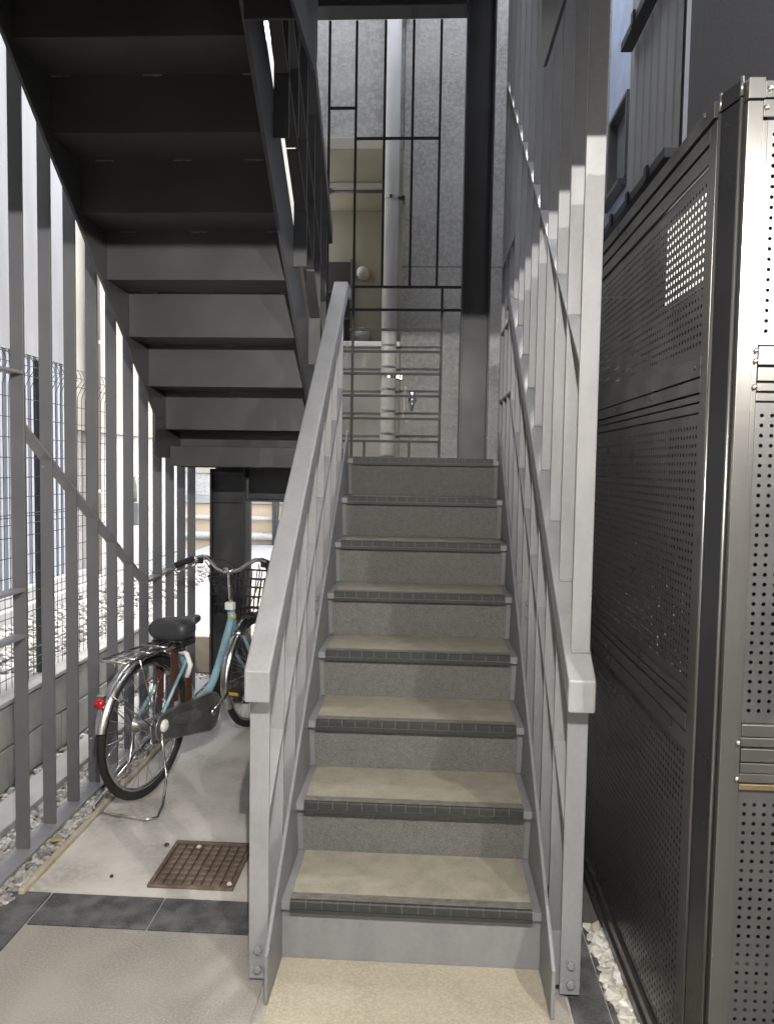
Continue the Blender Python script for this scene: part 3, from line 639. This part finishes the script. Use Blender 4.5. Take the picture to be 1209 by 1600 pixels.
# ================================================================== BUILDINGS on the right
dk = thing('dark_building', (2.5, 4.2, 0), 'dark umber building wall rising behind the metal enclosure', 'building')
part(MB().box(1.245, 5.0, 3.90, 4.88, -.3, 6.5), 'wall', 'darkwall', dk)
cw = MB(); pts = []; y = 3.88
while y < 4.84: pts += [(y, 1.212), (y+.05, 1.212), (y+.065, 1.220), (y+.115, 1.220), (y+.13, 1.212)]; y += .145
n = len(pts); cw.add([(x, yy, 3.14) for yy, x in pts]+[(x, yy, 6.5) for yy, x in pts], [(i+1, i, n+i, n+i+1) for i in range(n-1)])
part(cw, 'corrugated_sheet', 'corr', dk)
part(MB().box(1.224, 1.2445, 3.87, 4.86, 3.0, 6.5), 'sheet_backing', 'corr', dk)
for z0, ya, yb in ((3.07, 3.84, 5.30), (4.06, 3.84, 4.80)):
    f_ = part(MB().yz([(ya, z0), (ya, z0+.05), (yb, z0+.05), (yb, z0)], 1.13, 1.198), 'flashing', 'trim', dk, .003)
    k = ya+.25
    while k < yb-.1: part(MB().box(1.115, 1.1295, k, k+.05, z0-.012, z0+.062), 'clip', 'trim', f_, .002); k += .38
bb = thing('pale_building', (1.4, 5.4, 0), 'pale blue stucco house with a small frosted window behind the fins', 'building')
for y0, y1, z0, z1 in ((4.90, 5.24, -.3, 6.5), (5.76, 5.845, -.3, 6.5), (5.24, 5.76, -.3, 3.5), (5.24, 5.76, 4.06, 6.5)): part(MB().box(1.30, 1.6, y0, y1, z0, z1), 'wall', 'bluewall', bb)
wf = MB(); wf.box(1.28, 1.36, 5.24, 5.27, 3.5, 4.06).box(1.28, 1.36, 5.73, 5.76, 3.5, 4.06).box(1.28, 1.36, 5.27, 5.73, 4.03, 4.06).box(1.28, 1.36, 5.27, 5.73, 3.5, 3.53)
wn = part(wf, 'window', 'frame', bb, .003)
part(MB().box(1.345, 1.35, 5.27, 5.73, 3.53, 4.03), 'pane', 'glass', wn)
part(MB().box(1.23, 1.2995, 5.2, 5.80, 3.44, 3.475), 'sill', 'frame', bb, .004)
# ================================================================== BICYCLE
bk = thing('bicycle', (-1.297, 3.348, 0), 'light blue step-through city bicycle with front basket parked beside the stairs', 'bicycle')
bk.rotation_euler = (0, 0, math.atan2(.96497, .26237))
def bp(mb, name, m, parent=None, smooth=True, bevel=0):
    o = mb.build(name, m, None, bevel, smooth); o.parent = parent or bk; return o
RU, FU, AZ = .11, 1.165, .332
def circ(c, r, n=48): return [(c+r*math.cos(2*math.pi*i/n), 0, AZ+r*math.sin(2*math.pi*i/n)) for i in range(n)]
def wheel(c, hubw, big):
    rim = bp(MB().tube(circ(c, .289), .0105, 8, True), 'wheel', 'chrome')
    bp(MB().tube(circ(c, .313), .0185, 10, True), 'tyre', 'rubber', rim)
    hr = .028 if big else .014
    prof = [(.006, -hubw-.02), (.006, -hubw), (hr+.012, -hubw+.002), (hr+.012, -hubw+.007), (hr, -hubw+.012), (hr, hubw-.012), (hr+.012, hubw-.007), (hr+.012, hubw-.002), (.006, hubw), (.006, hubw+.02)]
    bp(MB().lathe(prof, (c, 0, AZ), 'y', 14), 'hub', 'steel_dull', rim)
    sp = MB()
    for i in range(32):
        a = 2*math.pi*i/32; s = 1 if i % 2 else -1; b_ = a+(.55 if (i//2) % 2 else -.55)
        sp.rod((c+(hr+.008)*math.cos(b_), s*(hubw-.006), AZ+(hr+.008)*math.sin(b_)), (c+.283*math.cos(a), 0, AZ+.283*math.sin(a)), .0013, 4)
    bp(sp, 'spokes', 'chrome', rim)
wheel(RU, .055, True); wheel(FU, .04, False)
def fender(c, a0, a1, r=.345, w=.031):
    mb = MB(); n = 40; vs = []; fs = []; cs = [(-w, -.016), (-w*.8, -.004), (-w*.4, .004), (0, .0065), (w*.4, .004), (w*.8, -.004), (w, -.016)]
    for i in range(n+1):
        a = R(a0+(a1-a0)*i/n)
        for y, d in cs: vs.append((c+(r+d)*math.cos(a), y, AZ+(r+d)*math.sin(a)))
    m = len(cs)
    for i in range(n):
        for k in range(m-1): fs.append((i*m+k, i*m+k+1, (i+1)*m+k+1, (i+1)*m+k))
    return mb.add(vs, fs)
rf = bp(fender(RU, 30, 168), 'fender', 'chrome')
ff = bp(fender(FU, 40, 205), 'fender', 'chrome')
bp(MB().box(-.272, -.238, -.002, .002, .395, .40), 'fender_seam', 'steel_dull', rf)
rfl = bp(MB().lathe([(.024, 0), (.024, -.012), (.018, -.02), (.004, -.023)], (RU-.316, 0, .53), 'x', 18), 'reflector', 'red')
bp(MB().box(-.21, -.19, -.02, .02, .535, .565), 'reflector_mount', 'chrome', None, False, .004)
for s in (-1, 1):
    bp(MB().rod((RU-.02, s*.066, AZ), (RU-.28, s*.036, .555), .003, 6), 'fender_stay', 'chrome')
    bp(MB().rod((FU+.01, s*.05, AZ), (FU-.27, s*.036, .50), .003, 6), 'fender_stay', 'chrome')
# frame
bp(MB().tube([(.905, 0, .70), (.885, 0, .66), (.83, 0, .565), (.76, 0, .455), (.70, 0, .38), (.655, 0, .345), (.60, 0, .332), (.52, 0, .325)], .021, 14), 'down_tube', 'blue_paint')
bp(MB().tube([(.555, 0, .27), (.50, 0, .36), (.43, 0, .555), (.40, 0, .645)], .016, 12), 'seat_tube', 'blue_paint')
bp(MB().tube([(.897, 0, .735), (.935, 0, .63)], .021, 14), 'head_tube', 'blue_paint')
bp(MB().tube([(.904, 0, .716), (.914, 0, .688)], .0235, 14), 'head_badge', 'yellow')
bp(MB().lathe([(.027, -.036), (.027, .036)], (.555, 0, .275), 'y', 14), 'bottom_bracket', 'steel_dull')
for s in (-1, 1):
    bp(MB().tube([(.42, s*.02, .60), (.36, s*.045, .56), (RU+.005, s*.062, AZ+.01)], .0085, 8), 'seat_stay', 'blue_paint')
    bp(MB().tube([(.53, s*.03, .28), (.36, s*.05, .30), (RU, s*.062, AZ)], .0095, 8), 'chain_stay', 'blue_paint')
    bp(MB().tube([(.94, s*.018, .615), (.965, s*.045, .575), (1.05, s*.05, .45), (1.12, s*.05, .375), (FU, s*.048, AZ)], .0105, 8), 'fork_blade', 'blue_paint')
bp(MB().tube([(.945, -.045, .60), (.945, .045, .60)], .018, 10), 'fork_crown', 'chrome')
# seat
bp(MB().tube([(.405, 0, .63), (.385, 0, .72)], .0125, 10), 'seat_post', 'chrome')
bp(MB().tube([(.412, 0, .625), (.402, 0, .655)], .02, 12), 'seat_clamp', 'steel_dull')
def saddle():
    mb = MB(); rows = []
    sec = [(.268, .07, .715, .778), (.275, .10, .70, .795), (.31, .112, .694, .805), (.37, .106, .70, .80), (.42, .074, .716, .79), (.47, .04, .733, .785), (.52, .03, .738, .786), (.55, .022, .742, .78), (.562, .008, .75, .77)]
    n = 20; vs = []; fs = []
    for u, wv, z0, z1 in sec:
        for k in range(n):
            a = 2*math.pi*k/n; ca, sa = math.cos(a), math.sin(a)
            y = wv*math.copysign(abs(ca)**.75, ca); zm = (z0+z1)/2
            vs.append((u, y, zm+(z1-z0)/2*math.copysign(abs(sa)**.75, sa)))
    for i in range(len(sec)-1):
        for k in range(n): fs.append((i*n+k, i*n+(k+1) % n, (i+1)*n+(k+1) % n, (i+1)*n+k))
    fs += [tuple(range(n))[::-1], tuple(range((len(sec)-1)*n, len(sec)*n))]
    return mb.add(vs, fs)
sdl = bp(saddle(), 'saddle', 'saddle')
for s in (-1, 1):
    bp(MB().tube([(.31+.05*math.sin(i*.9), s*.06+.018*math.cos(i*1.05), .712-.0028*i) for i in range(22)], .0035, 5), 'saddle_spring', 'rubber', sdl)
bp(MB().box(.30, .42, -.075, .075, .662, .70), 'saddle_frame', 'rubber', sdl, False, .01)
# handlebar
hb = []
for s in (1, -1):
    hb.append([(.872, 0, .966), (.868, s*.035, .966), (.868, s*.07, .978), (.878, s*.11, 1.008), (.892, s*.15, 1.033), (.903, s*.19, 1.036), (.898, s*.225, 1.026), (.87, s*.25, 1.016), (.80, s*.285, .994)])
bar_path = hb[1][::-1]+hb[0][1:]
hbar = bp(MB().tube(bar_path, .0115, 10), 'handlebar', 'chrome')
for s in (1, -1):
    bp(MB().tube([(.887, s*.236, 1.021), (.87, s*.25, 1.016), (.79, s*.29, .991)], .0165, 10), 'grip', 'rubber', hbar)
    bp(MB().tube([(.90, s*.212, 1.012), (.885, s*.235, .985), (.83, s*.262, .965), (.78, s*.28, .955)], [.012, .008, .006, .006], 8), 'brake_lever', 'rubber' if s < 0 else 'chrome', hbar)
    bp(MB().box(.888, .912, s*.20-.014, s*.20+.014, .995, 1.025), 'lever_clamp', 'rubber', hbar, False, .004)
bp(MB().tube([(.872, 0, .975), (.875, 0, .95), (.89, 0, .82), (.897, 0, .76)], .0115, 10), 'stem', 'chrome')
bp(MB().lathe([(.018, -.03), (.018, .03)], (.872, 0, .966), 'y', 12), 'stem_clamp', 'chrome')
bp(MB().box(.868, .905, -.026, .026, .745, .79), 'lamp_bracket', 'pvc', None, False, .006)
def cable(p): bp(MB().tube(bez(p), .0032, 6), 'cable', 'rubber')
def bez(p, n=14):
    out = []
    for i in range(n+1):
        t_ = i/n; q = [Vector(v) for v in p]
        while len(q) > 1: q = [q[j].lerp(q[j+1], t_) for j in range(len(q)-1)]
        out.append(q[0])
    return out
cable([(.90, .19, 1.015), (1.02, .10, 1.04), (1.0, -.06, .98), (.95, -.03, .86), (.93, -.02, .66)])
cable([(.90, -.19, 1.015), (1.02, -.10, 1.05), (1.0, .09, .98), (.94, .05, .86), (.92, .02, .72)])
cable([(.90, -.17, 1.01), (.99, -.14, .93), (.97, -.13, .80), (.94, -.04, .70), (.92, -.02, .66)])
cable([(.90, .17, 1.01), (.97, .14, .93), (.96, .10, .82), (.93, .03, .74), (.90, .02, .68)])
# basket
bkt = MB(); 
def brect(x0, x1, w, z): return [(x0, -w, z), (x0, w, z), (x1, w, z), (x1, -w, z)]
lv = [(.965, 1.20, .125, .70), (.955, 1.225, .14, .76), (.945, 1.245, .152, .82), (.94, 1.26, .162, .87), (.935, 1.27, .17, .92)]
for i, q in enumerate(lv): bkt.tube(brect(*q), .006 if i in (0, 4) else .0032, 6, True)
lo, hi = lv[0], lv[-1]
for i in range(11):
    f = -1+2*i/10
    bkt.rod((lo[0], f*lo[2], lo[3]), (hi[0], f*hi[2], hi[3]), .0032, 5); bkt.rod((lo[1], f*lo[2], lo[3]), (hi[1], f*hi[2], hi[3]), .0032, 5)
    bkt.rod((lo[0], f*lo[2], lo[3]), (lo[1], f*lo[2], lo[3]), .0022, 5)
for i in range(10):
    f = i/9
    for s in (-1, 1): bkt.rod((lo[0]+(lo[1]-lo[0])*f, s*lo[2], lo[3]), (hi[0]+(hi[1]-hi[0])*f, s*hi[2], hi[3]), .0032, 5)
bp(bkt, 'basket', 'wire')
bp(MB().lathe([(.012, -.03), (.034, -.02), (.04, .03), (.034, .036)], (1.09, 0, .655), 'x', 16), 'front_lamp', 'saddle')
# rear rack
rk = MB()
rk.tube([(.33, .055, .69), (.10, .068, .69), (-.10, .072, .69), (-.125, .06, .69), (-.125, -.06, .69), (-.10, -.072, .69), (.10, -.068, .69), (.33, -.055, .69)], .0065, 8)
rack = bp(rk, 'rear_rack', 'chrome')
for y in (-.022, .022): bp(MB().rod((-.12, y, .691), (.32, y, .691), .0045, 6), 'rack_bar', 'steel_dull', rack)
for u in (-.06, .06, .18, .30): bp(MB().rod((u, -.07, .694), (u, .07, .694), .0045, 6), 'rack_bar', 'chrome', rack)
bp(MB().tube([(.34, -.06, .715), (.345, .06, .715)], .008, 8), 'rack_spring', 'chrome', rack)
for s in (-1, 1):
    bp(MB().tube([(-.03, s*.07, .688), (.0, s*.075, .60), (RU-.01, s*.07, AZ+.012)], .0045, 6), 'rack_strut', 'chrome', rack)
# leather skirt guards, ring lock, chain case, cranks
for s in (-1, 1):
    q = MB(); q.xy([(.25, s*.040), (.315, s*.040), (.315, s*.043), (.25, s*.043)], .40, .665); bp(q, 'strap', 'leather', None, False)
q = MB(); q.xy([(.375, -.045), (.43, -.045), (.43, -.041), (.375, -.041)], .34, .50); bp(q, 'strap', 'leather', None, False)
bp(MB().tube([(.375, .05, .50), (.385, .065, .56), (.39, .04, .612), (.39, 0, .622), (.39, -.04, .612), (.385, -.065, .56), (.375, -.05, .50)], .013, 10), 'ring_lock', 'pvc')
cc = []
for i in range(13): a = R(90+180*i/12); cc.append((RU+.03+.062*math.cos(a), AZ-.005+.062*math.sin(a)))
for i in range(13): a = R(-90+180*i/12); cc.append((.555+.098*math.cos(a), .275+.098*math.sin(a)))
n = len(cc); q = MB(); q.add([(u, -.048, z) for u, z in cc]+[(u, -.078, z) for u, z in cc], [tuple(range(n))[::-1], tuple(range(n, 2*n))]+[(i, (i+1) % n, n+(i+1) % n, n+i) for i in range(n)])
case = bp(q, 'chain_case', 'chaincase', None, False, .006)
bp(MB().tube([(u, -.079, z) for u, z in cc], .0045, 6, True), 'case_bead', 'steel_dull', case)
q = MB(); dd = [(.20, .335), (.24, .355), (.40, .335), (.47, .30), (.46, .275), (.40, .27), (.25, .305)]
n = len(dd); q.add([(u, -.0785, z) for u, z in dd]+[(u, -.0815, z) for u, z in dd], [tuple(range(n))[::-1], tuple(range(n, 2*n))]+[(i, (i+1) % n, n+(i+1) % n, n+i) for i in range(n)])
bp(q, 'case_ridge', 'steel_dull', case, False, .002)
bp(MB().lathe([(.03, -.079), (.03, -.085), (.018, -.094)], (RU+.03, 0, AZ), 'y', 16), 'case_cap', 'pvc', case)
bp(MB().tube([(.555, -.085, .275), (.60, -.098, .30), (.70, -.105, .345)], [.014, .010, .009], 8), 'crank', 'chrome')
bp(MB().tube([(.555, .06, .275), (.50, .075, .25), (.41, .08, .205)], [.014, .010, .009], 8), 'crank', 'chrome')
bp(MB().lathe([(.02, -.08), (.02, -.10), (.012, -.105)], (.555, 0, .275), 'y', 12), 'crank_bolt', 'chrome')
for s, u, z in ((-1, .70, .345), (1, .41, .205)):
    pd = bp(MB().box(u-.04, u+.04, min(s*.108, s*.195), max(s*.108, s*.195), z-.012, z+.012), 'pedal', 'rubber', None, False, .004)
    bp(MB().box(u-.043, u-.0405, min(s*.125, s*.18), max(s*.125, s*.18), z-.008, z+.008), 'pedal_reflector', 'yellow', pd, False)
# two legged stand
bp(MB().tube([(RU+.015, -.075, AZ-.03), (RU+.02, -.085, .20), (RU+.02, -.10, .09), (-.0, -.17, .03), (-.085, -.20, .010), (-.12, -.17, .008), (-.125, 0, .008), (-.12, .11, .008), (-.09, .13, .012), (RU+.0, .09, .15), (RU+.015, .075, AZ-.03)], .0065, 8), 'stand', 'chrome')

lf = MB(); lf.add([(-1.475, 2.93, .028), (-1.46, 2.955, .034), (-1.435, 2.965, .030), (-1.44, 2.94, .036), (-1.45, 2.925, .03), (-1.43, 2.945, .026)], [(0, 3, 1), (1, 3, 2), (0, 4, 3), (3, 5, 2), (3, 4, 5)])
tag(lf.build('leaf', 'leaf', None), 'single dry yellow leaf lying on the gravel by the kerb', 'leaf')

for x, y, z, r, m, lab in ((-1.005, 2.985, .008, .009, 'rust_dark', 'dark pebble on the concrete just left of the drain cover'), (-1.13, 2.735, .007, .007, 'rust_dark', 'tiny dark pebble on the concrete near the dark tile strip'),
                           (-.865, 2.962, .017, .009, 'pebble_white', 'pale pebble near the far edge of the drain cover'), (-.672, 2.70, .018, .009, 'pebble_white', 'pale pebble on the near right corner of the drain cover')):
    q = MB().lathe([(r*.4, -r*.8), (r*.95, -r*.4), (r*1.1, .1*r), (r*.7, r*.6), (r*.2, r*.8)], (0, 0, 0), 'z', 7)
    q.v = [(a*rnd(.85, 1.2), b*rnd(.85, 1.2), c) for a, b, c in q.v]
    o = q.build('pebble', m, None, 0, True); o.location = (x, y, z); tag(o, lab, 'pebble', 'pebbles around the drain cover')
